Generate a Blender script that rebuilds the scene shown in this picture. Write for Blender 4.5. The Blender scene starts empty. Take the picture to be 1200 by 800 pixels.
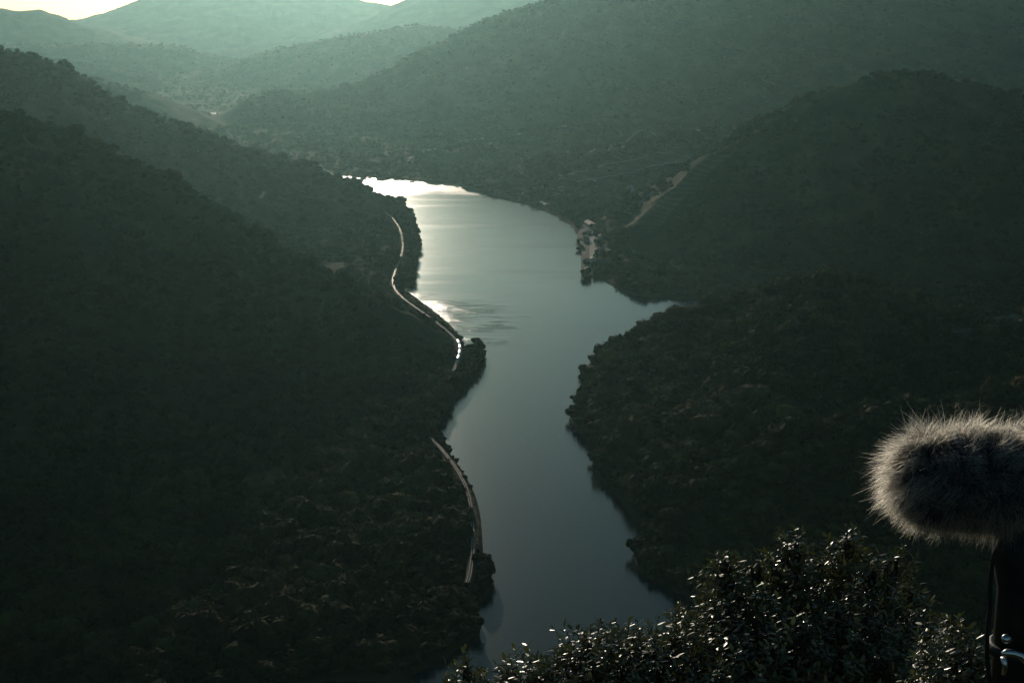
import bpy, bmesh, math, random
import numpy as np
from mathutils import Vector, Matrix, Euler
R = math.radians
rng = np.random.default_rng(7)
random.seed(7)
S = bpy.context.scene
C = S.collection

# ------------------------------------------------------------------ camera, sky, sun, exposure
H = 400.0                    # height of the viewpoint above the river
F = 1648.0                   # focal length in pixels of the 1200 px wide photograph
PITCH = math.atan(390.0 / F)
cam = bpy.data.cameras.new('camera')
cam.sensor_width = 36.0
cam.lens = 36.0 * F / 1200.0
cam.clip_start = 0.05
cam.clip_end = 60000
camo = bpy.data.objects.new('camera', cam)
C.objects.link(camo)
camo.location = (0, 0, H)
camo.rotation_euler = (math.pi / 2 - PITCH, 0, 0)
S.camera = camo

SUN_AZ, SUN_EL = R(-6.9), R(10.2)          # azimuth from +Y, negative to the left
sun_dir = Vector((math.sin(SUN_AZ) * math.cos(SUN_EL), math.cos(SUN_AZ) * math.cos(SUN_EL), math.sin(SUN_EL)))
sl = bpy.data.lights.new('sun', 'SUN')
sl.energy = 4.7
sl.angle = R(0.5)
sl.color = (1.0, 0.90, 0.72)
so = bpy.data.objects.new('sun', sl)
C.objects.link(so)
so.location = (0, 0, 900)
so.rotation_euler = sun_dir.to_track_quat('Z', 'Y').to_euler()

W = bpy.data.worlds.new('World')
S.world = W
W.use_nodes = True
wn, wl = W.node_tree.nodes, W.node_tree.links
bg = wn['Background']
sky = wn.new('ShaderNodeTexSky')
sky.sky_type = 'NISHITA'
sky.sun_disc = False
sky.sun_elevation = SUN_EL
sky.sun_rotation = SUN_AZ
sky.altitude = 400
sky.air_density = 1.0
sky.dust_density = 0.6
sky.ozone_density = 3.0
tint = wn.new('ShaderNodeMix')          # cool green white balance put into the sky colour, even all over
tint.data_type = 'RGBA'
tint.blend_type = 'MULTIPLY'
tint.inputs[0].default_value = 1.0
tint.inputs[7].default_value = (0.79, 1.0, 0.89, 1)
wl.new(sky.outputs[0], tint.inputs[6])
wl.new(tint.outputs[2], bg.inputs[0])
bg.inputs[1].default_value = 0.15

S.view_settings.view_transform = 'Standard'
S.view_settings.look = 'None'
S.view_settings.gamma = 1.0
S.view_settings.use_curve_mapping = False
S.view_settings.exposure = -1.45
S.render.engine = 'CYCLES'
S.cycles.use_denoising = True
S.cycles.max_bounces = 6
S.cycles.diffuse_bounces = 2
S.cycles.glossy_bounces = 3
S.cycles.transmission_bounces = 3
S.cycles.volume_bounces = 1
S.cycles.transparent_max_bounces = 8

# ------------------------------------------------------------------ helpers
cp, sp_ = math.cos(PITCH), math.sin(PITCH)

def ray(u, v):
    a, b = (u - 600.0) / F, (400.0 - v) / F
    return np.array((a, cp + b * sp_, -sp_ + b * cp))

def at(u, v, Y):
    d = ray(u, v)
    p = d * (Y / d[1])
    return (p[0], p[1], H + p[2])

def gnd(u, v, z=0.0):
    d = ray(u, v)
    t = (z - H) / d[2]
    return (d[0] * t, d[1] * t)

def link(o, parent=None):
    C.objects.link(o)
    if parent is not None:
        o.parent = parent
    return o

def mesh_obj(name, verts, faces, mat, parent=None, smooth=False):
    me = bpy.data.meshes.new(name)
    me.from_pydata([tuple(map(float, v)) for v in verts], [], faces)
    me.update()
    if mat is not None:
        for m in (mat if isinstance(mat, (list, tuple)) else [mat]):
            me.materials.append(m)
    if smooth:
        me.polygons.foreach_set('use_smooth', [True] * len(me.polygons))
    return link(bpy.data.objects.new(name, me), parent)

def fast_mesh(name, V, Q, mat, parent=None, smooth=True):
    """V (n,3), Q (m,k) numpy"""
    me = bpy.data.meshes.new(name)
    V = np.ascontiguousarray(V, dtype=np.float32)
    Q = np.ascontiguousarray(Q, dtype=np.int32)
    n, k = Q.shape
    me.vertices.add(len(V))
    me.vertices.foreach_set('co', V.ravel())
    me.loops.add(n * k)
    me.loops.foreach_set('vertex_index', Q.ravel())
    me.polygons.add(n)
    me.polygons.foreach_set('loop_start', np.arange(0, n * k, k, dtype=np.int32))
    me.polygons.foreach_set('use_smooth', np.full(n, smooth))
    me.update(calc_edges=True)
    me.materials.append(mat)
    return link(bpy.data.objects.new(name, me), parent)

def bm_obj(name, bm, mat, parent=None, smooth=False):
    me = bpy.data.meshes.new(name)
    bm.to_mesh(me)
    bm.free()
    me.materials.append(mat)
    if smooth:
        for p in me.polygons:
            p.use_smooth = True
    return link(bpy.data.objects.new(name, me), parent)

def empty(name, loc, label, cat, group=None, rz=0.0):
    o = link(bpy.data.objects.new(name, None))
    o.location = loc
    o.rotation_euler = (0, 0, rz)
    return tag(o, label, cat, group)

def tag(o, label, cat, group=None):
    o['label'] = label
    o['category'] = cat
    if group:
        o['group'] = group
    return o

def kind(o, k):
    o['kind'] = k
    return o

def add_box(bm, c, s, rz=0.0, bevel=0.0):
    m = Matrix.Translation(c) @ Matrix.Rotation(rz, 4, 'Z') @ Matrix.Diagonal((s[0], s[1], s[2], 1))
    r = bmesh.ops.create_cube(bm, size=1.0, matrix=m)
    if bevel:
        es = list({e for v in r['verts'] for e in v.link_edges})
        bmesh.ops.bevel(bm, geom=es, offset=bevel, segments=2, affect='EDGES', profile=0.5)

def add_tube(bm, pts, radii, n=8, caps=True):
    pts = [Vector(p) for p in pts]
    if not hasattr(radii, '__len__'):
        radii = [radii] * len(pts)
    rings = []
    up = Vector((0.13, 0.21, 0.97)).normalized()
    for i, p in enumerate(pts):
        d = (pts[min(i + 1, len(pts) - 1)] - pts[max(i - 1, 0)]).normalized()
        a = d.cross(up)
        if a.length < 0.05:
            a = d.cross(Vector((1, 0, 0)))
        a.normalize()
        b = d.cross(a).normalized()
        rings.append([bm.verts.new(p + (a * math.cos(2 * math.pi * k / n) + b * math.sin(2 * math.pi * k / n)) * radii[i]) for k in range(n)])
    for i in range(len(rings) - 1):
        for k in range(n):
            bm.faces.new((rings[i][k], rings[i][(k + 1) % n], rings[i + 1][(k + 1) % n], rings[i + 1][k]))
    if caps:
        bm.faces.new(rings[0][::-1])
        bm.faces.new(rings[-1])

# numpy gradient noise
PERM = np.concatenate([rng.permutation(256)] * 2)
GA = rng.uniform(0, 2 * np.pi, 256)
GX, GY = np.cos(GA), np.sin(GA)

def perlin(x, y):
    xi, yi = np.floor(x).astype(np.int64), np.floor(y).astype(np.int64)
    xf, yf = x - xi, y - yi
    u, v = xf * xf * xf * (xf * (xf * 6 - 15) + 10), yf * yf * yf * (yf * (yf * 6 - 15) + 10)
    def g(a, b):
        h = PERM[(PERM[(xi + a) & 255] + yi + b) & 255]
        return GX[h] * (xf - a) + GY[h] * (yf - b)
    n0 = g(0, 0) * (1 - u) + g(1, 0) * u
    n1 = g(0, 1) * (1 - u) + g(1, 1) * u
    return (n0 * (1 - v) + n1 * v) * 1.5

def fbm(x, y, octs=4, gain=0.5):
    s, a = 0.0, 1.0
    for i in range(octs):
        s = s + a * perlin(x + 17.3 * i, y - 9.1 * i)
        x, y, a = x * 2.03, y * 2.03, a * gain
    return s

def sstep(a, b, x):
    t = np.clip((x - a) / (b - a), 0, 1)
    return t * t * (3 - 2 * t)

# ------------------------------------------------------------------ the lie of the land
def pxs(*l):
    return [gnd(*p) for p in l]

left_bank = [(-2500, 500), (-900, 560), (-400, 640), (-200, 720), (-115, 790)] + pxs(
    (478, 800), (484, 790), (503, 781), (508, 771), (526, 769), (540, 756), (562, 742), (565, 726), (553, 710),
    (568, 702), (577, 688), (574, 670), (560, 645), (560, 605), (555, 578), (541, 552), (527, 531), (519, 514), (516, 497),
    (527, 478), (543, 455), (560, 440), (569, 425), (566, 408), (558, 404), (545, 408), (541, 397), (530, 384), (505, 363), (482, 345), (470, 337),
    (484, 334), (485, 320), (489, 307), (492, 293), (488, 270), (484, 256), (478, 243)) + [(-300, 2960), (-600, 3030), (-1200, 3080), (-3500, 3300)]
right_bank = [(-3500, 3700), (-1200, 3560)] + pxs((400, 206), (430, 207.5), (470, 210.5), (500, 213), (535, 216), (545, 221), (580, 230.5), (620, 240),
    (650, 252), (670, 264), (678, 276), (681, 288), (682, 300), (682, 328), (694, 324), (706, 328), (722, 337), (746, 347), (790, 351), (900, 353), (1000, 357), (1080, 363)) + [
    (600, 1790), (400, 1700), (250, 1645), (150, 1600)] + pxs(
    (688, 428), (680, 440), (684, 460), (674, 472), (668, 490), (678, 506), (692, 522), (702, 530), (694, 541), (700, 560), (722, 580),
    (738, 603), (754, 628), (742, 650), (750, 668), (775, 685), (802, 697), (850, 735), (880, 790), (890, 860)) + [
    (60, 660), (-100, 580), (-300, 490), (-900, 420), (-2500, 360)]
river_poly = np.array(left_bank + right_bank)
far_pool = np.array(pxs((244, 131.0), (277, 131.0), (277, 134.3), (262, 135.2), (248, 134.0)))

def poly_sd(px, py, P):
    """signed distance, negative inside"""
    d2 = np.full(px.shape, 1e18)
    inside = np.zeros(px.shape, bool)
    n = len(P)
    for i in range(n):
        ax, ay = P[i]
        bx, by = P[(i + 1) % n]
        ex, ey = bx - ax, by - ay
        t = np.clip(((px - ax) * ex + (py - ay) * ey) / (ex * ex + ey * ey + 1e-9), 0, 1)
        d2 = np.minimum(d2, (px - ax - t * ex) ** 2 + (py - ay - t * ey) ** 2)
        if ey != 0:
            c = (ay <= py) != (by <= py)
            inside ^= c & (px < ax + (py - ay) / ey * ex)
    d = np.sqrt(d2)
    return np.where(inside, -d, d)

TRACK_Z = 8.0
track_up = pxs_z = [gnd(u, v, TRACK_Z) for u, v in [(436, 240), (446, 244.5), (453, 250), (462, 258), (469, 270), (472, 285), (470, 300), (464, 315), (460.5, 328), (463, 339), (471, 348), (484, 358), (500, 369), (517, 382),
    (531, 394), (538, 404), (539, 414), (535.5, 426), (531, 434)]]
track_low = [gnd(u, v, TRACK_Z) for u, v in [(505, 512), (513, 521), (523, 533), (536, 551), (546, 571), (551.5, 592), (554, 620), (554, 645), (550.5, 672), (547.5, 682)]]

def smooth_line(P, step=6.0):
    P = np.array(P, float)
    out = []
    n = len(P)
    for i in range(n - 1):
        p0, p1, p2, p3 = P[max(i - 1, 0)], P[i], P[i + 1], P[min(i + 2, n - 1)]
        k = max(2, int(np.linalg.norm(p2 - p1) / step))
        for j in range(k):
            t = j / k
            out.append(0.5 * ((2 * p1) + (-p0 + p2) * t + (2 * p0 - 5 * p1 + 4 * p2 - p3) * t * t + (-p0 + 3 * p1 - 3 * p2 + p3) * t ** 3))
    out.append(P[-1])
    return np.array(out)
TR_UP, TR_LOW = smooth_line(track_up), smooth_line(track_low)
FLAT_UP, FLAT_LOW = TR_UP[(TR_UP[:, 1] > 1585) & (TR_UP[:, 1] < 2770)][::3], TR_LOW[(TR_LOW[:, 1] > 985) & (TR_LOW[:, 1] < 1262)][::3]

def line_d(px, py, P):
    d2 = np.full(px.shape, 1e18)
    m = (px > P[:, 0].min() - 40) & (px < P[:, 0].max() + 40) & (py > P[:, 1].min() - 40) & (py < P[:, 1].max() + 40)
    if not m.any():
        return np.sqrt(d2)
    x, y, q = px[m], py[m], d2[m]
    for (ax, ay), (bx, by) in zip(P[:-1], P[1:]):
        ex, ey = bx - ax, by - ay
        t = np.clip(((x - ax) * ex + (y - ay) * ey) / (ex * ex + ey * ey + 1e-9), 0, 1)
        q = np.minimum(q, (x - ax - t * ex) ** 2 + (y - ay - t * ey) ** 2)
    d2[m] = q
    return np.sqrt(d2)
village = np.array([gnd(u, v, 4.0) for u, v in [(677, 274), (681, 288), (682, 300), (682.5, 328), (692, 323), (699, 308), (706, 292), (704, 276), (694, 262), (684, 262)]])

def A(l):
    return [at(*p) for p in l]

RIDGES = [  # name, nodes, slope, rounding
    ('near_left', A([(536, 412, 1650), (512, 388, 1660), (478, 367, 1664), (420, 340, 1660), (360, 314, 1650), (300, 278, 1640), (240, 242, 1630), (180, 203, 1620),
        (120, 171, 1610), (60, 149, 1605), (0, 136, 1600)]) + [(-700, 1560, 325), (-900, 1300, 340), (-950, 1000, 220), (-1150, 700, 110)], 0.62, 12),
    ('mid_left', A([(474, 244, 2790), (455, 233, 2810), (438, 226, 2830), (400, 211, 2840), (360, 193, 2830), (300, 180, 2810), (250, 162, 2790), (200, 143, 2770), (150, 123, 2750),
        (100, 93, 2730), (60, 75, 2720), (30, 62, 2710), (0, 57, 2700)]) + [(-1300, 2600, 390), (-2200, 2500, 420)], 0.44, 14),
    ('far_left', A([(250, 141, 4950), (225, 126, 4900), (180, 110, 4850), (140, 100, 4800), (100, 90, 4750), (40, 78, 4700)]) + [(-2200, 4700, 260)], 0.35, 40),
    ('far_left', A([(283, 69, 8300), (240, 64, 8250), (210, 54, 8200), (150, 51, 8100), (90, 52, 8100), (20, 54, 8100), (-60, 50, 8100)]), 0.3, 60),
    ('far_left', A([(160, 46, 9800), (130, 36, 9800), (95, 28, 9700), (60, 16, 9700), (45, 11, 9700), (25, 13, 9700), (0, 10, 9700), (-80, 14, 9700)]), 0.3, 80),
    ('far_middle', A([(20, 66, 7000), (60, 71, 7000), (120, 78, 6950), (180, 92, 6900), (230, 112, 6800), (256, 128, 6700)]), 0.25, 25),
    ('far_middle', A([(262, 126, 6700), (285, 112, 6800), (310, 98, 6900), (350, 82, 7000), (400, 66, 7100), (440, 55, 7200)]), 0.25, 25),
    ('far_peak', A([(150, 34, 11000), (200, 32, 11000), (232, 31, 11000), (255, 23, 11000), (275, 18, 11000), (292, 25, 11000), (330, 40, 11000)]), 0.3, 60),
    ('far_peak', A([(92, 24, 12500), (120, 16, 12500), (150, 5, 12500), (180, -8, 12500), (230, -16, 12500), (300, -22, 12500), (380, -10, 12500), (430, 2, 12500), (480, 10, 12500)]), 0.3, 100),
    ('far_middle', A([(283, 70, 7600), (320, 58, 7600), (360, 50, 7600), (400, 43, 7550), (450, 35, 7550), (490, 30, 7500), (530, 33, 7500), (600, 34, 7500), (700, 30, 7500)]), 0.3, 20),
    ('far_peak', A([(400, 34, 11000), (430, 19, 11000), (455, 8, 11000), (480, -2, 11000), (520, -18, 11000), (600, -20, 11000), (760, -25, 11000)]), 0.3, 60),
    ('mountain', A([(258, 140, 5150), (275, 127, 5100), (292, 114, 5080), (325, 107, 5070), (352, 108, 5070), (362, 107, 5080), (420, 97, 5100), (455, 83, 5120), (482, 65, 5150), (520, 48, 5200),
        (560, 28, 5250), (600, 12, 5300), (640, 0, 5350), (720, -34, 5500), (800, -60, 5650), (900, -80, 5850), (1000, -80, 6000), (1150, -60, 5900), (1300, -50, 5800)]) + [(3200, 5400, 600)], 0.36, 25),
    ('mountain', A([(470, 197, 3560), (500, 183, 3640), (560, 172, 3750), (630, 160, 3900), (720, 140, 4050)]), 0.30, 60),
    ('terrace_hill', A([(590, 200, 3330), (640, 186, 3330), (700, 176, 3320), (760, 166, 3300), (830, 153, 3280), (880, 146, 3250), (1000, 128, 3250), (1200, 122, 3250)]), 0.28, 50),
    ('mid_right', A([(716, 292, 2340), (745, 262, 2380), (790, 222, 2430), (832, 184, 2470), (880, 160, 2500), (920, 130, 2520), (955, 112, 2530), (985, 101, 2540), (1040, 90, 2540), (1090, 84, 2540), (1140, 95, 2530),
        (1200, 112, 2520)]) + [(1150, 2450, 230), (1700, 2300, 260)], 0.50, 14),
    ('near_right', A([(700, 428, 1540), (728, 409, 1535), (760, 391, 1530), (800, 374, 1520), (850, 360, 1500), (900, 349, 1490), (940, 338, 1480), (975, 331, 1470), (1020, 334, 1460), (1050, 348, 1455),
        (1090, 364, 1450), (1200, 374, 1450)]) + [(560, 1450, 92), (640, 1440, 170), (820, 1400, 250)], 0.5, 12),
    ('near_right', [at(975, 331, 1470), at(960, 376, 1380), at(940, 430, 1270), at(880, 500, 1170), at(800, 590, 1075)], 0.45, 25),
    ('near_right', [(700, 1300, 120), (520, 1190, 85), at(1010, 505, 1110), at(940, 516, 1110), at(860, 560, 1060)], 0.5, 25),
    ('camera_hill', [(-400, -200, 396), (-80, -60, 394), (0, -4, 398.3), (60, -30, 400), (250, -20, 408), (700, 300, 385), (950, 900, 290), (1050, 1300, 230)], 0.68, 3),
]

def tents(x, y):
    """height and owner"""
    groups, hs, rd = [], [], np.full(x.shape, 1e9)
    for name, nodes, k, w in RIDGES:
        sw, sz, dm = 0.0, 0.0, np.full(x.shape, 1e9)
        for (ax, ay, az), (bx, by, bz) in zip(nodes[:-1], nodes[1:]):
            ex, ey = bx - ax, by - ay
            t = np.clip(((x - ax) * ex + (y - ay) * ey) / (ex * ex + ey * ey + 1e-9), 0, 1)
            d = np.hypot(x - ax - t * ex, y - ay - t * ey)
            wt = 1.0 / (d * d + 60.0) ** 2
            sw, sz, dm = sw + wt, sz + wt * (az + t * (bz - az)), np.minimum(dm, d)
        rd = np.minimum(rd, dm)
        h = sz / sw - k * (np.sqrt(dm * dm + w * w) - w)
        hs.append(h)
        groups.append(name)
    hs = np.array(hs)
    own = hs.argmax(0)
    m = hs.max(0)
    T = 9.0
    z = m + T * np.log(np.exp(np.clip((hs - m) / T, -60, 0)).sum(0))
    return z, own, rd

def land(x, y, detail=True):
    x, y = np.asarray(x, float), np.asarray(y, float)
    z, own, rd = tents(x, y)
    s = poly_sd(x, y, river_poly)
    s2 = poly_sd(x, y, far_pool)
    s = np.minimum(s, s2)
    r = np.hypot(x, y)
    near = sstep(25, 160, r)
    z = np.where(r > 20, np.maximum(z, 3 + 0.02 * np.clip(s, 0, 1500)), z)
    amp = near * (0.14 + 0.86 * sstep(0, 190, rd)) * sstep(0, 70, s)
    wx, wy = x + 60 * perlin(x / 310, y / 310), y + 60 * perlin(x / 290 + 40, y / 290)
    big = fbm(wx / 330, wy / 330, 3)
    rid = 1 - np.abs(perlin(wx / 170 + 5, wy / 170)) * 2.2
    far = sstep(2600, 6000, r)
    z = z + amp * (np.clip(z, 10, 170) / 120) * (24 * big + 22 * (rid - 0.45)) * (1 - 0.45 * far)
    if detail:
        z = z + amp * (3.5 * fbm(x / 42, y / 42, 3) + far * 3 * fbm(x / 90, y / 90, 3))
    cap = np.where(s > 0, 0.4 + 1.15 * s + 0.004 * s * s, -np.minimum(5, -s * 0.35) - 0.3)
    cap = cap + np.where(s > 0, np.minimum(s * 0.5, 1.2) * perlin(x / 7, y / 7), 0)
    z = np.where(r > 30, np.minimum(z, cap), z)
    dt = np.minimum(line_d(x, y, FLAT_UP), line_d(x, y, FLAT_LOW))
    w = 1 - sstep(3.0, 9.0, dt)
    z = z * (1 - w) + (TRACK_Z - 0.9) * w
    m = (x > 0) & (x < 400) & (y > 1950) & (y < 2800)
    if m.any():
        sv = poly_sd(x[m], y[m], village)
        w = (1 - sstep(0, 22, sv)) * (s[m] > 0)
        zz = z[m]
        z[m] = zz * (1 - w) + np.minimum(3.6, zz + 3.6) * w
    return z, own, s

def hit(u, v, tmax=16000):
    """first point of the land seen through a pixel"""
    d = ray(u, v)
    d = d / math.hypot(d[0], d[1])
    t = np.concatenate([np.arange(400, 6000, 2.0), np.arange(6000, tmax, 10.0)])
    X, Y, Z = d[0] * t, d[1] * t, H + d[2] * t
    z, _, s = land(X, Y)
    z = np.maximum(z, 0)
    k = np.argmax(Z < z)
    return (X[k], Y[k], z[k])

def hz(x, y):
    return float(land(np.array([x]), np.array([y]))[0][0])

# ------------------------------------------------------------------ materials
def mat(name, col=(0.5, 0.5, 0.5), rough=0.8, metal=0.0, spec=0.5):
    m = bpy.data.materials.new(name)
    m.use_nodes = True
    b = m.node_tree.nodes['Principled BSDF']
    b.inputs['Base Color'].default_value = (*col, 1)
    b.inputs['Roughness'].default_value = rough
    b.inputs['Metallic'].default_value = metal
    b.inputs['Specular IOR Level'].default_value = spec
    return m

def noise_mat(name, cols, scale, rough=0.85, bump=0.0, bscale=None, spec=0.3, detail=6, coord='Object', random_obj=False, bdist=1.0):
    m = mat(name, cols[0], rough, 0, spec)
    n, l = m.node_tree.nodes, m.node_tree.links
    b = n['Principled BSDF']
    tc = n.new('ShaderNodeTexCoord')
    nz = n.new('ShaderNodeTexNoise')
    nz.inputs['Scale'].default_value = scale
    nz.inputs['Detail'].default_value = detail
    nz.inputs['Roughness'].default_value = 0.62
    l.new(tc.outputs[coord], nz.inputs['Vector'])
    cr = n.new('ShaderNodeValToRGB')
    while len(cr.color_ramp.elements) < len(cols):
        cr.color_ramp.elements.new(0.5)
    for i, c in enumerate(cols):
        e = cr.color_ramp.elements[i]
        e.position = 0.3 + 0.4 * i / max(1, len(cols) - 1)
        e.color = (*c, 1)
    l.new(nz.outputs['Fac'], cr.inputs['Fac'])
    out = cr.outputs['Color']
    if random_obj:
        oi = n.new('ShaderNodeObjectInfo')
        hs = n.new('ShaderNodeHueSaturation')
        mr = n.new('ShaderNodeMapRange')
        mr.inputs['To Min'].default_value = 0.55
        mr.inputs['To Max'].default_value = 1.5
        l.new(oi.outputs['Random'], mr.inputs['Value'])
        l.new(mr.outputs['Result'], hs.inputs['Value'])
        mh = n.new('ShaderNodeMapRange')
        mh.inputs['To Min'].default_value = 0.455
        mh.inputs['To Max'].default_value = 0.53
        ml = n.new('ShaderNodeMath'); ml.operation = 'MULTIPLY'; ml.inputs[1].default_value = 7.31
        fr = n.new('ShaderNodeMath'); fr.operation = 'FRACT'
        l.new(oi.outputs['Random'], ml.inputs[0]); l.new(ml.outputs[0], fr.inputs[0])
        l.new(fr.outputs[0], mh.inputs['Value'])
        l.new(mh.outputs['Result'], hs.inputs['Hue'])
        l.new(out, hs.inputs['Color'])
        out = hs.outputs['Color']
    if random_obj or scale < 0.03:
        gp = n.new('ShaderNodeNewGeometry')
        bgn = n.new('ShaderNodeTexNoise'); bgn.inputs['Scale'].default_value = 0.009; bgn.inputs['Detail'].default_value = 5
        l.new(gp.outputs['Position'], bgn.inputs['Vector'])
        ra_ = n.new('ShaderNodeValToRGB')
        ra_.color_ramp.elements[0].position, ra_.color_ramp.elements[0].color = 0.36, (0.42, 0.50, 0.45, 1)
        ra_.color_ramp.elements[1].position, ra_.color_ramp.elements[1].color = 0.66, (1.35, 1.2, 0.9, 1)
        l.new(bgn.outputs['Fac'], ra_.inputs['Fac'])
        mm = n.new('ShaderNodeMix'); mm.data_type = 'RGBA'; mm.blend_type = 'MULTIPLY'; mm.inputs[0].default_value = 1.0
        l.new(out, mm.inputs[6]); l.new(ra_.outputs['Color'], mm.inputs[7])
        out = mm.outputs[2]
    l.new(out, b.inputs['Base Color'])
    if bump:
        bn = n.new('ShaderNodeTexNoise')
        bn.inputs['Scale'].default_value = bscale or scale * 3
        bn.inputs['Detail'].default_value = 5
        l.new(tc.outputs[coord], bn.inputs['Vector'])
        bp = n.new('ShaderNodeBump')
        bp.inputs['Strength'].default_value = bump
        bp.inputs['Distance'].default_value = bdist
        l.new(bn.outputs['Fac'], bp.inputs['Height'])
        l.new(bp.outputs['Normal'], b.inputs['Normal'])
    return m

M_scrub = noise_mat('scrub_ground', [(0.030, 0.040, 0.020), (0.055, 0.060, 0.030), (0.095, 0.085, 0.050)], 0.02, 0.95, 1.0, 0.12, 0.1, 8, bdist=4.0)
M_far = noise_mat('wooded_slope', [(0.030, 0.042, 0.024), (0.050, 0.058, 0.030), (0.085, 0.080, 0.048)], 0.008, 0.95, 1.0, 0.05, 0.1, 9, bdist=8.0)
M_leaf_far = noise_mat('tree_foliage', [(0.016, 0.026, 0.012), (0.036, 0.046, 0.020), (0.075, 0.068, 0.032)], 0.6, 0.9, 0.5, 1.8, 0.05, 5, random_obj=True, bdist=0.6)
M_leaf_sunlit = noise_mat('sunlit_foliage', [(0.030, 0.038, 0.016), (0.085, 0.075, 0.030), (0.150, 0.115, 0.050)], 0.6, 0.9, 0.5, 1.8, 0.05, 5, random_obj=True, bdist=0.6)  # warmer foliage for the near right hill, its sunlit brown put into the colour
M_bark = noise_mat('bark', [(0.05, 0.04, 0.03), (0.11, 0.09, 0.07)], 6, 0.9, 0.6, 20)
M_rock = noise_mat('shore_rock', [(0.12, 0.11, 0.10), (0.24, 0.21, 0.18)], 0.4, 0.9, 0.8, 1.5, bdist=0.6)

# terraced ground: vine rows and dry walls follow the contours
def terrace_mat():
    m = noise_mat('terraced_ground', [(0.05, 0.055, 0.028), (0.11, 0.10, 0.06), (0.16, 0.13, 0.085)], 0.012, 0.95, 0.8, 0.1, 0.1, 8, bdist=2.0)
    n, l = m.node_tree.nodes, m.node_tree.links
    b = n['Principled BSDF']
    src = b.inputs['Base Color'].links[0].from_socket
    g = n.new('ShaderNodeNewGeometry')
    sx = n.new('ShaderNodeSeparateXYZ'); l.new(g.outputs['Position'], sx.inputs[0])
    nz = n.new('ShaderNodeTexNoise'); nz.inputs['Scale'].default_value = 0.012; l.new(g.outputs['Position'], nz.inputs['Vector'])
    a = n.new('ShaderNodeMath'); a.operation = 'MULTIPLY_ADD'; a.inputs[1].default_value = 26; l.new(nz.outputs['Fac'], a.inputs[0]); l.new(sx.outputs['Z'], a.inputs[2])
    s = n.new('ShaderNodeMath'); s.operation = 'MULTIPLY'; s.inputs[1].default_value = 0.9; l.new(a.outputs[0], s.inputs[0])
    w = n.new('ShaderNodeMath'); w.operation = 'SINE'; l.new(s.outputs[0], w.inputs[0])
    r = n.new('ShaderNodeMapRange'); r.inputs['From Min'].default_value = 0.2; r.inputs['From Max'].default_value = 0.8; r.inputs['To Min'].default_value = 0.78; r.inputs['To Max'].default_value = 1.12
    l.new(w.outputs[0], r.inputs['Value'])
    mx = n.new('ShaderNodeMix'); mx.data_type = 'RGBA'; mx.blend_type = 'MULTIPLY'; mx.inputs[0].default_value = 1.0
    l.new(src, mx.inputs[6]); l.new(r.outputs['Result'], mx.inputs[7])
    l.new(mx.outputs[2], b.inputs['Base Color'])
    return m
M_terrace = terrace_mat()

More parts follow.
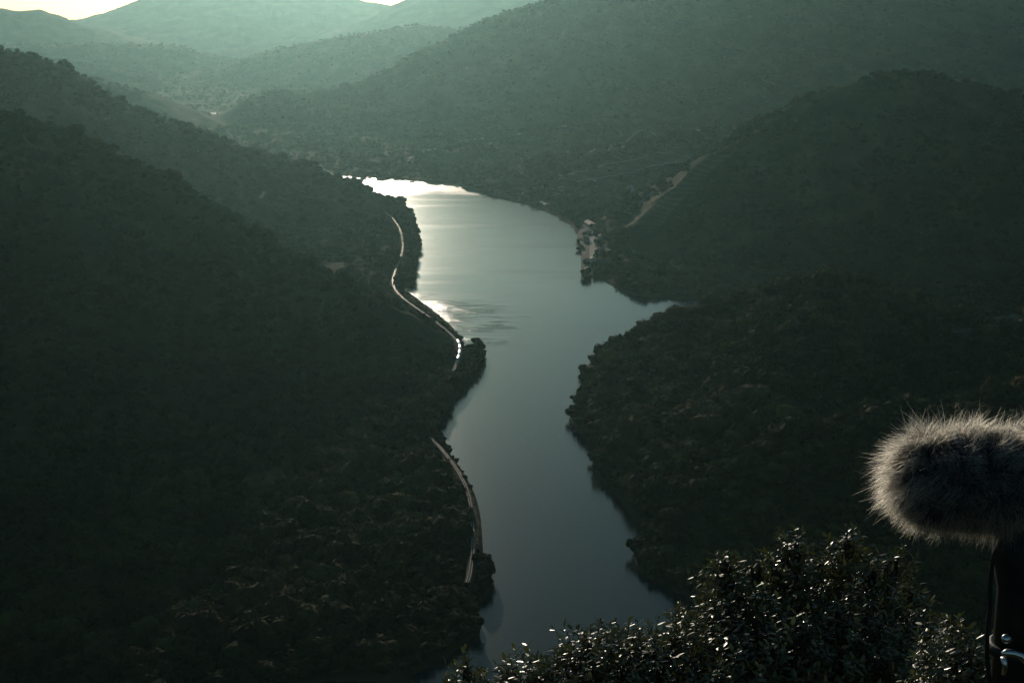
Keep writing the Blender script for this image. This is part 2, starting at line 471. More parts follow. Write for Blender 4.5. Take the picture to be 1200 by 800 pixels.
def water_mat():
    m = mat('river_water', (0.012, 0.024, 0.022), 0.05)
    n, l = m.node_tree.nodes, m.node_tree.links
    b = n['Principled BSDF']
    b.inputs['IOR'].default_value = 1.33
    g = n.new('ShaderNodeNewGeometry')
    def noise(scale, sx=1.0, sy=1.0, detail=3):
        mp = n.new('ShaderNodeMapping'); mp.inputs['Scale'].default_value = (sx, sy, 1)
        l.new(g.outputs['Position'], mp.inputs['Vector'])
        z = n.new('ShaderNodeTexNoise'); z.inputs['Scale'].default_value = scale; z.inputs['Detail'].default_value = detail
        l.new(mp.outputs[0], z.inputs['Vector'])
        return z.outputs['Fac']
    def mth(op, a, bb=None, c=None):
        q = n.new('ShaderNodeMath'); q.operation = op
        for i, v in enumerate((a, bb, c)):
            if v is None: continue
            if isinstance(v, (int, float)): q.inputs[i].default_value = v
            else: l.new(v, q.inputs[i])
        return q.outputs[0]
    def rng_(v, a, bb, c, d):
        q = n.new('ShaderNodeMapRange'); q.interpolation_type = 'SMOOTHSTEP'
        for k, t in zip(('From Min', 'From Max', 'To Min', 'To Max'), (a, bb, c, d)): q.inputs[k].default_value = t
        l.new(v, q.inputs['Value'])
        return q.outputs['Result']
    sep = n.new('ShaderNodeSeparateXYZ'); l.new(g.outputs['Position'], sep.inputs[0])
    X, Y = sep.outputs['X'], sep.outputs['Y']
    warp = noise(0.004, 1, 1, 4)
    Yw = mth('MULTIPLY_ADD', mth('SUBTRACT', warp, 0.5), 260.0, Y)
    # wind patches: the far bay, and a cat's paw off the left bank
    bay = rng_(Yw, 3080, 3180, 0, 1)
    paw = mth('MULTIPLY', rng_(Yw, 1640, 1720, 0, 1), rng_(Yw, 2000, 1880, 0, 1))
    paw = mth('MULTIPLY', paw, rng_(mth('MULTIPLY_ADD', mth('SUBTRACT', noise(0.02, 1, 1, 4), .5), 180.0, X), 10, -50, 0, 1))
    paw = mth('MULTIPLY', paw, rng_(noise(0.03, 0.5, 1.5, 3), 0.40, 0.60, 0, 1))
    streak = rng_(noise(0.010, 0.35, 1.6, 4), 0.46, 0.78, 0, 1)
    near = rng_(Yw, 1900, 1250, 0, 1)
    rough = mth('MULTIPLY_ADD', mth('MULTIPLY', streak, mth('SUBTRACT', 1.0, near)), 0.05, 0.15)
    rough = mth('MULTIPLY_ADD', rng_(Yw, 1950, 2250, 0, 1), 0.035, rough)
    rough = mth('MULTIPLY_ADD', near, 0.0, rough)
    rough = mth('MULTIPLY_ADD', bay, 0.20, rough)
    rough = mth('MULTIPLY_ADD', paw, -0.06, rough)
    l.new(rough, b.inputs['Roughness'])
    w1 = noise(0.35, 1, 1.7, 3)
    amp = mth('MULTIPLY_ADD', near, 0.10, 0.015)
    amp = mth('MULTIPLY_ADD', paw, 0.55, amp)
    amp = mth('MULTIPLY_ADD', bay, 0.3, amp)
    hgt = mth('ADD', mth('MULTIPLY', w1, amp), mth('MULTIPLY', noise(0.16, 1, 2.2, 2), mth('MULTIPLY', paw, 0.28)))
    bp = n.new('ShaderNodeBump'); bp.inputs['Strength'].default_value = 1.0; bp.inputs['Distance'].default_value = 1.0
    l.new(hgt, bp.inputs['Height']); l.new(bp.outputs[0], b.inputs['Normal'])
    return m
M_water = water_mat()

# ------------------------------------------------------------------ terrain sheets
def cols_angles():
    a = np.concatenate([np.linspace(-80, -23, 70)[:-1], np.linspace(-23, 23, 720), np.linspace(23, 80, 70)[1:]])
    return np.radians(a)
ang = cols_angles()
rad = np.concatenate([np.geomspace(0.4, 60, 40)[:-1], np.geomspace(60, 560, 60)[:-1], np.geomspace(560, 3600, 560)[:-1], np.geomspace(3600, 17500, 210)])
RR, AA = np.meshgrid(rad, ang, indexing='ij')
GXX, GYY = RR * np.sin(AA), RR * np.cos(AA)
Z, OWN, SD = land(GXX, GYY)
fall = sstep(15800, 17500, RR)
Z = Z * (1 - fall) - 10 * fall
nr, na = RR.shape
V = np.stack([GXX.ravel(), GYY.ravel(), Z.ravel()], 1)
ii = np.arange(nr * na).reshape(nr, na)
Q = np.stack([ii[:-1, :-1].ravel(), ii[:-1, 1:].ravel(), ii[1:, 1:].ravel(), ii[1:, :-1].ravel()], 1)
names = [r[0] for r in RIDGES]
qown = OWN[:-1, :-1].ravel()
gid = {k: i for i, k in enumerate(dict.fromkeys(names))}
owner_group = np.array([gid[k] for k in names])[qown]
hill_mats = {'terrace_hill': M_terrace, 'mid_right': M_scrub, 'near_left': M_scrub, 'near_right': M_scrub, 'camera_hill': M_scrub, 'mid_left': M_scrub}
plain = {'near_left': 'hillside', 'mid_left': 'hillside', 'near_right': 'hillside', 'mid_right': 'hillside', 'camera_hill': 'viewpoint_ground',
         'terrace_hill': 'terraced_hill', 'mountain': 'mountain', 'far_left': 'far_hills', 'far_middle': 'far_hills', 'far_peak': 'far_mountains'}
for k, g in gid.items():
    q = Q[owner_group == g]
    if not len(q):
        continue
    used, inv = np.unique(q.ravel(), return_inverse=True)
    o = fast_mesh(plain[k], V[used], inv.reshape(-1, 4), hill_mats.get(k, M_far))
    kind(o, 'structure')

# plain ground beyond everything, to the horizon, and behind the viewpoint
ring = [0.0, 17400, 26000, 40000]
gv, gf = [], []
NS = 64
for r_ in (17300, 26000, 45000):
    for k in range(NS):
        t = 2 * math.pi * k / NS
        gv.append((r_ * math.sin(t), r_ * math.cos(t), -8.0))
for i in range(2):
    for k in range(NS):
        gf.append((i * NS + k, i * NS + (k + 1) % NS, (i + 1) * NS + (k + 1) % NS, (i + 1) * NS + k))
kind(mesh_obj('ground', gv, gf, M_far), 'structure')

# the river: one sheet a little wider than the bed, hidden under the banks
wx0, wx1 = -3600, 1000
def water_sheet(name, x0, x1, y0, y1, nx=2, ny=2):
    xs, ys = np.linspace(x0, x1, nx), np.linspace(y0, y1, ny)
    vv = [(x, y, 0.0) for y in ys for x in xs]
    ff = [(j * nx + i, j * nx + i + 1, (j + 1) * nx + i + 1, (j + 1) * nx + i) for j in range(ny - 1) for i in range(nx - 1)]
    return kind(mesh_obj(name, vv, ff, M_water), 'structure')
water_sheet('river', -3600, 900, 380, 3720)
water_sheet('river', -1300, -900, 5000, 5600)

# ------------------------------------------------------------------ haze
hb = bmesh.new()
add_box(hb, (0, 15500, 342), (44000, 32000, 704))
M_haze = bpy.data.materials.new('haze')
M_haze.use_nodes = True
hn, hl = M_haze.node_tree.nodes, M_haze.node_tree.links
hn.remove(hn['Principled BSDF'])
pv = hn.new('ShaderNodeVolumePrincipled')
pv.inputs['Color'].default_value = (0.52, 0.92, 0.93, 1)
pv.inputs['Absorption Color'].default_value = (1.0, 0.3, 0.3, 1)
pv.inputs['Density'].default_value = 2.35e-5
pv.inputs['Anisotropy'].default_value = 0.775
hl.new(pv.outputs[0], hn['Material Output'].inputs['Volume'])
hz_o = kind(bm_obj('haze', hb, M_haze), 'stuff')


# ------------------------------------------------------------------ railway
M_ballast = noise_mat('ballast', [(0.04, 0.034, 0.026), (0.085, 0.07, 0.055)], 0.8, 0.9, 0.4, 3, bdist=0.1)
M_rail = mat('rail_steel', (0.55, 0.52, 0.48), 0.28, 1.0)
M_sleeper = noise_mat('wooden_sleeper', [(0.04, 0.033, 0.027), (0.09, 0.075, 0.06)], 2, 0.7)

def sweep(P, offs, z, closed=False):
    """ribbon of offsets (list of (lateral, height)) along a plan line"""
    P = np.asarray(P)
    T = np.gradient(P, axis=0)
    T /= np.linalg.norm(T, axis=1)[:, None]
    N = np.stack([T[:, 1], -T[:, 0]], 1)
    V, Fc = [], []
    k = len(offs)
    for p, n_ in zip(P, N):
        for a, b in offs:
            V.append((p[0] + n_[0] * a, p[1] + n_[1] * a, z + b))
    for i in range(len(P) - 1):
        for j in range(k if closed else k - 1):
            jj = (j + 1) % k
            Fc.append((i * k + j, i * k + jj, (i + 1) * k + jj, (i + 1) * k + j))
    return V, Fc, N

def railway(P):
    t = link(bpy.data.objects.new('railway_track', None))
    t.location = (P[len(P) // 2][0], P[len(P) // 2][1], 0)
    kind(t, 'structure')
    inv = Matrix.Translation(-Vector(t.location))
    def sub(name, vf, m):
        V, Fc = vf
        L = Vector(t.location)
        return mesh_obj(name, [Vector(v) - L for v in V], Fc, m, t)
    V, Fc, N = sweep(P, [(-3.4, -2.6), (-1.7, -0.05), (1.7, -0.05), (3.4, -2.6)], TRACK_Z)
    sub('ballast', (V, Fc), M_ballast)
    sv, sf = [], []
    Q_ = smooth_line(P[::2], 1.6)
    T = np.gradient(Q_, axis=0); T /= np.linalg.norm(T, axis=1)[:, None]
    for p, d in zip(Q_, T):
        n_ = (d[1], -d[0])
        b = len(sv)
        for zz in (-0.06, 0.10):
            for a, c in ((-1.3, -.13), (1.3, -.13), (1.3, .13), (-1.3, .13)):
                sv.append((p[0] + n_[0] * a + d[0] * c, p[1] + n_[1] * a + d[1] * c, TRACK_Z + zz))
        sf += [(b + 4, b + 5, b + 6, b + 7), (b, b + 1, b + 5, b + 4), (b + 1, b + 2, b + 6, b + 5), (b + 2, b + 3, b + 7, b + 6), (b + 3, b, b + 4, b + 7)]
    kind(sub('sleepers', (sv, sf), M_sleeper), 'stuff')
    for a in (-0.83, 0.83):
        V, Fc, N = sweep(P, [(a - .07, .10), (a - .06, .25), (a - .03, .272), (a + .03, .272), (a + .06, .25), (a + .07, .10)], TRACK_Z)
        sub('rail', (V, Fc), M_rail)
railway(TR_UP)
railway(TR_LOW)

# ------------------------------------------------------------------ the train on the upper bend
M_train = mat('pale_train_paint', (0.72, 0.72, 0.70), 0.22, 0.0, 0.6)
M_roof_t = mat('train_roof', (0.78, 0.78, 0.77), 0.26, 0.9)
M_dark = noise_mat('dark_underframe', [(0.02, 0.02, 0.02), (0.05, 0.045, 0.04)], 3, 0.7)
M_glass = mat('dark_glass', (0.02, 0.025, 0.03), 0.08, 0, 0.6)
ia = int(np.argmin(np.hypot(TR_UP[:, 0] - gnd(537.5, 402, TRACK_Z)[0], TR_UP[:, 1] - gnd(537.5, 402, TRACK_Z)[1])))
fine = smooth_line(TR_UP[ia - 1:], 1.0)
arc = np.concatenate([[0], np.cumsum(np.hypot(*np.diff(fine, axis=0).T))])
ib = np.argmin(np.hypot(*(fine - np.array(gnd(535.8, 425.5, TRACK_Z))).T))
train_len = arc[ib]
NC = 4
cl = train_len / NC
def along(sv):
    return np.array([np.interp(sv, arc, fine[:, 0]), np.interp(sv, arc, fine[:, 1])])
pm = along(train_len / 2)
train = empty('train', (pm[0], pm[1], TRACK_Z + .27), 'pale passenger train gleaming on the railway bend above the river', 'train')
for c in range(NC):
    a, b = along(c * cl + 0.1), along((c + 1) * cl - 0.1)
    L = float(np.hypot(*(b - a)))
    mid = (a + b) / 2
    rz = math.atan2(b[1] - a[1], b[0] - a[0])
    bm = bmesh.new()
    prof = [(-1.45, 0.9), (-1.5, 1.1), (-1.5, 3.2), (1.5, 3.2), (1.5, 1.1), (1.45, 0.9)]
    vs = [[bm.verts.new((x, y, z)) for y, z in prof] for x in (-L / 2, L / 2)]
    for j in range(len(prof)):
        bm.faces.new((vs[0][j], vs[1][j], vs[1][(j + 1) % len(prof)], vs[0][(j + 1) % len(prof)]))
    bm.faces.new(vs[0]); bm.faces.new(vs[1][::-1])
    bmesh.ops.recalc_face_normals(bm, faces=bm.faces)
    car = bm_obj('carriage', bm, M_train, train)
    car.location = (mid[0] - pm[0], mid[1] - pm[1], 0)
    car.rotation_euler = (0, 0, rz)
    bm = bmesh.new()
    arcp = [(1.52 * math.cos(t), 3.2 + 0.40 * math.sin(t)) for t in np.linspace(0, math.pi, 13)]
    vs = [[bm.verts.new((x, y, z)) for y, z in arcp] for x in (-L / 2, L / 2)]
    for j in range(12):
        bm.faces.new((vs[0][j], vs[0][j + 1], vs[1][j + 1], vs[1][j]))
    bm.faces.new(vs[0][::-1]); bm.faces.new(vs[1])
    bmesh.ops.recalc_face_normals(bm, faces=bm.faces)
    bm_obj('roof', bm, M_roof_t, car, True)
    for sd in (-1, 1):
        bm = bmesh.new()
        for k in range(9):
            add_box(bm, ((k - 4) * L / 11, sd * 1.5, 2.3), (L / 15, 0.05, 0.9))
        bm_obj('window_row', bm, M_glass, car)
        bm = bmesh.new()
        add_box(bm, (sd * L * 0.46, sd * 1.505, 2.0), (1.1, 0.05, 2.0))
        bm_obj('door', bm, M_glass, car)
        bm = bmesh.new()
        add_box(bm, (sd * L * 0.33, 0, 0.55), (3.2, 2.2, 0.7))
        for wx in (-1.1, 1.1):
            for wy in (-0.83, 0.83):
                add_tube(bm, [(sd * L * .33 + wx, wy - .07, .42), (sd * L * .33 + wx, wy + .07, .42)], .42, 10)
        bm_obj('bogie', bm, M_dark, car)

# ------------------------------------------------------------------ roads, fields and bare ground laid on the slopes
M_road = noise_mat('pale_track_dirt', [(0.30, 0.26, 0.21), (0.46, 0.41, 0.33)], 0.2, 0.85)
M_field = noise_mat('dry_grass', [(0.09, 0.10, 0.035), (0.16, 0.15, 0.055), (0.20, 0.17, 0.08)], 0.05, 0.9, 0.6, 0.4, bdist=1.0)
M_bare = noise_mat('bare_slope', [(0.10, 0.085, 0.06), (0.20, 0.165, 0.12)], 0.06, 0.9, 0.7, 0.3, bdist=1.0)

def drape_road(name, pix, width, m=M_road, lift=0.45, clear=4):
    P = smooth_line([hit(u, v)[:2] for u, v in pix], 5.0)
    T = np.gradient(P, axis=0); T /= (np.linalg.norm(T, axis=1)[:, None] + 1e-9)
    N = np.stack([T[:, 1], -T[:, 0]], 1)
    V, Fc = [], []
    for o in (-.5, 0, .5):
        q = P + N * (o * width)
        z = land(q[:, 0], q[:, 1])[0]
        V.append(np.stack([q[:, 0], q[:, 1], np.maximum(z, 0.2) + lift], 1))
    zm = np.max([v[:, 2] for v in V], 0)
    V = np.stack([np.stack([v[:, 0], v[:, 1], zm], 1) for v in V], 1)
    n = len(P)
    skirt = []
    VV = []
    for i in range(n):
        a, b, c = V[i]
        VV += [a - (0, 0, 2.5), a, b, c, c - (0, 0, 2.5)]
    for i in range(n - 1):
        for j in range(4):
            Fc.append((i * 5 + j, i * 5 + j + 1, (i + 1) * 5 + j + 1, (i + 1) * 5 + j))
    CLEAR.append((P, width * 0.6 + clear))
    return kind(mesh_obj(name, VV, Fc, m), 'structure')

CLEAR = []
PATCH = []
def drape_patch(name, quad, m, nx=14, ny=8, lift=0.4):
    q = np.array(quad, float)
    W4 = np.array([hit(u, v)[:2] for u, v in q])
    V, Fc = [], []
    s_, t_ = np.meshgrid(np.linspace(0, 1, nx), np.linspace(0, 1, ny))
    s_, t_ = s_.ravel(), t_.ravel()
    P = (W4[0] * ((1 - s_) * (1 - t_))[:, None] + W4[1] * (s_ * (1 - t_))[:, None] + W4[2] * (s_ * t_)[:, None] + W4[3] * ((1 - s_) * t_)[:, None])
    edge = np.minimum(np.minimum(s_, 1 - s_), np.minimum(t_, 1 - t_))
    ext = np.linalg.norm(W4[1] - W4[0]) * 0.06
    P = P + ext * np.stack([perlin(P[:, 0] / 25, P[:, 1] / 25), perlin(P[:, 0] / 25 + 9, P[:, 1] / 25 + 3)], 1)
    z = land(P[:, 0], P[:, 1])[0]
    V = np.stack([P[:, 0], P[:, 1], np.maximum(z, .2) + np.where(edge < 1e-6, -0.6, lift)], 1)
    for j in range(ny - 1):
        for i in range(nx - 1):
            Fc.append((j * nx + i, j * nx + i + 1, (j + 1) * nx + i + 1, (j + 1) * nx + i))
    PATCH.append(W4)
    return kind(mesh_obj(name, V, Fc, m, None, True), 'structure')

drape_road('road', [(601, 222), (612, 227), (624, 232), (634, 237), (642, 241)], 9)
drape_road('road', [(703, 281), (706, 288), (713, 294), (722, 299), (730, 302)], 7)
drape_road('path', [(684, 316.5), (688, 314), (693, 311)], 7)
drape_road('road', [(371, 194), (378, 198), (386, 203), (393, 207)], 8)
drape_road('road', [(479, 190), (490, 181), (503, 176), (520, 173)], 8)
drape_road('road', [(548, 164), (560, 163), (566, 162)], 9)
drape_road('road', [(610, 187), (640, 183), (680, 178), (730, 168), (770, 161), (820, 154)], 6, clear=14)
drape_road('path', [(648, 222), (680, 212), (720, 206), (760, 196), (800, 187), (830, 180)], 5, clear=14)
drape_road('path', [(655, 206), (690, 200), (730, 190), (790, 180)], 4, clear=12)
drape_road('path', [(735, 222), (742, 227), (752, 229)], 6)
drape_road('path', [(732, 248), (748, 240), (765, 226)], 5)
drape_road('path', [(640, 214), (660, 208), (676, 203)], 4)
drape_road('path', [(310, 226), (308, 230), (305, 233)], 7)
drape_patch('field', [(1148, 372), (1200, 366), (1200, 378), (1152, 381)], M_field)
drape_patch('field', [(1180, 394), (1215, 392), (1215, 412), (1176, 405)], M_field)
drape_patch('field', [(1110, 386), (1146, 384), (1146, 393), (1116, 391)], M_bare)
drape_patch('sunlit_terrace', [(708, 278), (838, 186), (866, 176), (742, 292)], M_terrace, 46, 14)  # brown terraced patch, the sunlit tone of this flank put into its colour
drape_patch('bare_ground', [(568, 209), (590, 211), (584, 216), (570, 215)], M_bare)
drape_patch('bare_ground', [(544, 163), (549, 163), (549, 166), (545, 166)], M_bare)

# ------------------------------------------------------------------ quay, houses, jetties
M_stone = noise_mat('quay_stone', [(0.03, 0.035, 0.02), (0.075, 0.065, 0.045)], 0.5, 0.9, 0.5, 2, bdist=.2)
M_white = noise_mat('limewash', [(0.45, 0.43, 0.39), (0.66, 0.64, 0.59)], 0.6, 0.8)
M_stonewall = noise_mat('house_stone', [(0.22, 0.19, 0.15), (0.36, 0.32, 0.26)], 1.0, 0.9)
M_tile = noise_mat('clay_roof_tile', [(0.30, 0.17, 0.11), (0.45, 0.28, 0.20)], 1.2, 0.75)
M_wood = noise_mat('weathered_wood', [(0.10, 0.08, 0.06), (0.20, 0.17, 0.13)], 3, 0.85)

vq = [Vector((x, y, 0)) for x, y in village]
bm = bmesh.new()
top = [bm.verts.new((v.x, v.y, 4.0)) for v in vq]
bot = [bm.verts.new((v.x, v.y, -3.0)) for v in vq]
bm.faces.new(top)
for i in range(len(vq)):
    bm.faces.new((top[i], top[(i + 1) % len(vq)], bot[(i + 1) % len(vq)], bot[i]))
bmesh.ops.recalc_face_normals(bm, faces=bm.faces)
quay = kind(bm_obj('quay', bm, M_stone), 'structure')
p = [gnd(u, v, 4.05) for u, v in [(690.5, 275), (696, 276), (697.5, 300), (697, 307), (692.5, 309), (691, 300)]]
kind(mesh_obj('road', [(x, y, 4.06) for x, y in p], [tuple(range(len(p)))], M_road), 'structure')

def house(label, x, y, z, rz, L, Wd, h, rh, wall, name='house', cat='house', group=None, nwin=3):
    t = empty(name, (x, y, z), label, cat, group, rz)
    bm = bmesh.new()
    add_box(bm, (0, 0, h / 2 - 1), (L, Wd, h + 2))
    for sx in (-1, 1):
        a = [bm.verts.new((sx * L / 2, q, zz)) for q, zz in ((-Wd / 2, h), (Wd / 2, h), (0, h + rh - .1))]
        bm.faces.new(a)
    bm_obj('wall', bm, wall, t)
    bm = bmesh.new()
    o = 0.45
    prof = [(-Wd / 2 - o, h - 0.1), (0, h + rh), (Wd / 2 + o, h - 0.1), (Wd / 2 + o, h + .12), (0, h + rh + .25), (-Wd / 2 - o, h + .12)]
    vs = [[bm.verts.new((q * (L / 2 + o), yy, zz)) for yy, zz in prof] for q in (-1, 1)]
    for j in range(6):
        bm.faces.new((vs[0][j], vs[1][j], vs[1][(j + 1) % 6], vs[0][(j + 1) % 6]))
    bm.faces.new((vs[0][0], vs[0][1], vs[0][4], vs[0][5])); bm.faces.new((vs[0][1], vs[0][2], vs[0][3], vs[0][4]))
    bm.faces.new((vs[1][0], vs[1][5], vs[1][4], vs[1][1])); bm.faces.new((vs[1][1], vs[1][4], vs[1][3], vs[1][2]))
    bmesh.ops.recalc_face_normals(bm, faces=bm.faces)
    rf = bm_obj('roof', bm, M_tile, t)
    bm = bmesh.new(); add_box(bm, (L * .3, Wd * .15, h + rh * .8), (.8, .8, rh * .9 + .6)); bm_obj('chimney', bm, wall, rf)
    for sy in (-1, 1):
        for k in range(nwin):
            bm = bmesh.new()
            xx = (k - (nwin - 1) / 2) * L / nwin
            if sy < 0 and k == nwin // 2:
                add_box(bm, (xx, sy * Wd / 2, 1.1), (1.2, .1, 2.2)); bm_obj('door', bm, M_wood, t)
            else:
                add_box(bm, (xx, sy * Wd / 2, h * .55), (1.1, .1, 1.3)); bm_obj('window', bm, M_glass, t)
    return t

a, b = np.array(gnd(687, 259, 8)), np.array(gnd(701.5, 268, 8))
mid = (a + b) / 2
house('long clay-roofed warehouse set back above the quay', mid[0], mid[1], max(4, hz(mid[0], mid[1])), math.atan2(*(b - a)[::-1]), 74, 14, 5, 3.2, M_stonewall, 'warehouse', 'warehouse', None, 9)
x, y = gnd(689.5, 273.5, 4); house('small stone house with a sunlit gable at the inland end of the quay', x, y, 4, 1.2, 11, 8, 4.5, 2.4, M_stonewall)
x, y = gnd(700, 273, 6); house('low stone house between the warehouse and the bend of the pale road', x, y, max(4, hz(x, y)), 1.0, 16, 9, 4, 2.2, M_stonewall)
x, y = gnd(694.5, 305.5, 4); house('white house at the near end of the quay road', x, y, 4, 1.5, 13, 8, 4.2, 2.2, M_white)
for u, v, L_, wl_, lab in [(687, 283, 13, M_white, 'white house at the middle of the quay, river side of the road'), (700, 284, 12, M_stonewall, 'stone house where the pale side road leaves the quay'),
        (704, 279, 10, M_white, 'white cottage just above the start of the side road'), (687, 308, 9, M_stonewall, 'stone hut near the sharp quay corner'), (700, 296, 10, M_stonewall, 'stone shed inland of the quay road, by the trees')]:
    x, y = gnd(u, v, 4)
    house(lab, x, y, max(4, hz(x, y)), random.uniform(.9, 1.7), L_, 8, 4.4, 2.3, wl_)
x, y, z = hit(489, 205.5); house('tiny white house by the bright far bay', x, y, z, .3, 11, 9, 6, 2.5, M_white)
x, y, z = hit(229, 178.5); house('lone white house halfway up the left slope', x, y, z, .9, 9, 7, 5, 2, M_white)
x, y, z = hit(608, 160); house('small pale house on the mountain spur, right end of the pale road', x, y, z, .2, 16, 10, 6, 2.5, M_white)
x, y, z = hit(661, 151); house('small pale house highest on the mountain spur', x, y, z, .5, 14, 9, 6, 2.5, M_white)
x, y, z = hit(652, 230); house('pale long shed on the slope above the river road', x, y, z, 2.1, 24, 9, 5, 2.2, M_stonewall)
x, y, z = hit(657, 226); house('pale house beside the long shed above the river road', x, y, z, .1, 15, 8, 5, 2.2, M_white)
x, y, z = hit(694, 213); house('pale farmhouse among the terraces', x, y, z, .1, 16, 8, 5, 2.2, M_white)

def jetty(u, v, label, L):
    x, y = gnd(u, v, .8)
    t = empty('floating_jetty', (x, y, 0), label, 'jetty', None, 0.12)
    bm = bmesh.new()
    for k in range(12):
        add_box(bm, (-L / 2 + (k + .5) * L / 12, 0, .9), (L / 12 - .12, 3.6, .16))
    bm_obj('deck', bm, M_wood, t)
    bm = bmesh.new()
    for sy in (-1.2, 1.2):
        add_tube(bm, [(-L / 2 + .3, sy, .35), (L / 2 - .3, sy, .35)], .45, 10)
    bm_obj('float', bm, M_dark, t)
    for sx in (-1, 1):
        bm = bmesh.new(); add_tube(bm, [(sx * L * .4, 2.1, -3), (sx * L * .4, 2.1, 3.2)], .16, 8); bm_obj('mooring_pile', bm, M_wood, t)
jetty(677, 286.5, 'short dark floating jetty farther along the quay', 9)
jetty(678, 297, 'longer dark floating jetty nearer along the quay', 11)

def boat(u, v, label, L, rz, m):
    x, y = gnd(u, v, .4)
    t = empty('boat', (x, y, 0), label, 'boat', None, rz)
    bm = bmesh.new()
    ns = 9
    rows = []
    for i in range(ns):
        f = i / (ns - 1)
        w = L * .17 * (1 - max(0, f - .45) ** 2 / .31) + .02
        x_ = -L / 2 + f * L
        sh = .75 + .45 * f * f
        rows.append([bm.verts.new((x_, q * w, zz)) for q, zz in ((-1, sh), (-.75, .2), (0, -.3 + .3 * f), (.75, .2), (1, sh))])
    for i in range(ns - 1):
        for j in range(4):
            bm.faces.new((rows[i][j], rows[i + 1][j], rows[i + 1][j + 1], rows[i][j + 1]))
        bm.faces.new((rows[i][4], rows[i + 1][4], rows[i + 1][0], rows[i][0]))
    bm.faces.new(rows[0])
    bmesh.ops.recalc_face_normals(bm, faces=bm.faces)
    bm_obj('hull', bm, m, t)
    bm = bmesh.new(); add_box(bm, (-L * .05, 0, 1.6), (L * .32, L * .22, 1.5), 0, .15); cb = bm_obj('cabin', bm, m, t)
    bm = bmesh.new(); add_box(bm, (L * .115, 0, 1.85), (.06, L * .18, .6)); bm_obj('windscreen', bm, M_glass, cb)
M_boat = mat('white_hull', (0.8, 0.8, 0.78), 0.2)
boat(673.5, 266, 'small white boat moored at the water edge by the village', 8, 2.6, M_boat)

# ------------------------------------------------------------------ woodland
def lumpy_crown(seed, lobes=7, sub=1, flecks=260, flat=0.8):
    r = random.Random(seed)
    bm = bmesh.new()
    cs = []
    for k in range(lobes):
        a, q = r.uniform(0, 6.28), r.uniform(0.1, 0.55) if k else 0
        c = Vector((math.cos(a) * q, math.sin(a) * q, 0.62 + r.uniform(-.18, .25) * flat))
        rr = r.uniform(.26, .42) if k else .45
        cs.append((c, rr))
        res = bmesh.ops.create_icosphere(bm, subdivisions=sub, radius=rr, matrix=Matrix.Translation(c) @ Euler((r.uniform(0, 6), r.uniform(0, 6), 0)).to_matrix().to_4x4())
        for v in res['verts']:
            d = v.co - c
            v.co = c + d * r.uniform(.78, 1.18)
    for k in range(flecks):
        c, rr = r.choice(cs)
        n = Vector((r.gauss(0, 1), r.gauss(0, 1), r.gauss(.25, 1))).normalized()
        p0 = c + n * rr * r.uniform(.85, 1.18)
        t = n.orthogonal().normalized()
        t.rotate(Matrix.Rotation(r.uniform(0, 6.28), 3, n))
        bnm = n.cross(t)
        t = (t + n * r.uniform(-.7, .7)) * r.uniform(.04, .085)
        bnm = (bnm + n * r.uniform(-.7, .7)) * r.uniform(.04, .085)
        bm.faces.new([bm.verts.new(p0 + q) for q in (t, bnm, -t, -bnm)])
    bmesh.ops.recalc_face_normals(bm, faces=bm.faces)
    me = bpy.data.meshes.new('crown')
    bm.to_mesh(me); bm.free()
    me.materials.append(M_leaf_far)
    return me
crowns = [lumpy_crown(k, random.Random(k).randint(5, 8)) for k in range(6)]
far_crowns = [lumpy_crown(50 + k, 4, 1, 40) for k in range(3)]
src = [bpy.data.objects.new('crown_shape', m) for m in crowns]
src_sunlit = [bpy.data.objects.new('crown_shape', m.copy()) for m in crowns]
for o_ in src_sunlit:
    o_.data.materials[0] = M_leaf_sunlit
src_far = [bpy.data.objects.new('crown_shape', m) for m in far_crowns]

def scatter_group(name, objs):
    ng = bpy.data.node_groups.new(name, 'GeometryNodeTree')
    ng.interface.new_socket('Geometry', in_out='INPUT', socket_type='NodeSocketGeometry')
    ng.interface.new_socket('Geometry', in_out='OUTPUT', socket_type='NodeSocketGeometry')
    n, l = ng.nodes, ng.links
    gi, go = n.new('NodeGroupInput'), n.new('NodeGroupOutput')
    def attr(nm, ty):
        q = n.new('GeometryNodeInputNamedAttribute'); q.data_type = ty; q.inputs['Name'].default_value = nm
        return q.outputs['Attribute']
    sc, rt, va = attr('sc', 'FLOAT_VECTOR'), attr('rot', 'FLOAT_VECTOR'), attr('variant', 'INT')
    j = n.new('GeometryNodeJoinGeometry')
    for k, o in enumerate(objs):
        oi = n.new('GeometryNodeObjectInfo'); oi.inputs['Object'].default_value = o; oi.inputs['As Instance'].default_value = True
        cm = n.new('FunctionNodeCompare'); cm.data_type = 'INT'; cm.operation = 'EQUAL'
        ints = [s for s in cm.inputs if s.type == 'INT']
        l.new(va, ints[0]); ints[1].default_value = k
        ip = n.new('GeometryNodeInstanceOnPoints')
        l.new(gi.outputs[0], ip.inputs['Points']); l.new(cm.outputs['Result'], ip.inputs['Selection'])
        l.new(oi.outputs['Geometry'], ip.inputs['Instance'])
        e2r = n.new('FunctionNodeEulerToRotation'); l.new(rt, e2r.inputs[0]); l.new(e2r.outputs[0], ip.inputs['Rotation'])
        l.new(sc, ip.inputs['Scale'])
        l.new(ip.outputs[0], j.inputs[0])
    l.new(j.outputs[0], go.inputs[0])
    return ng
NG_sunlit = scatter_group('sunlit_tree_scatter', src_sunlit)
NG_near, NG_far = scatter_group('tree_scatter', src), scatter_group('far_tree_scatter', src_far)

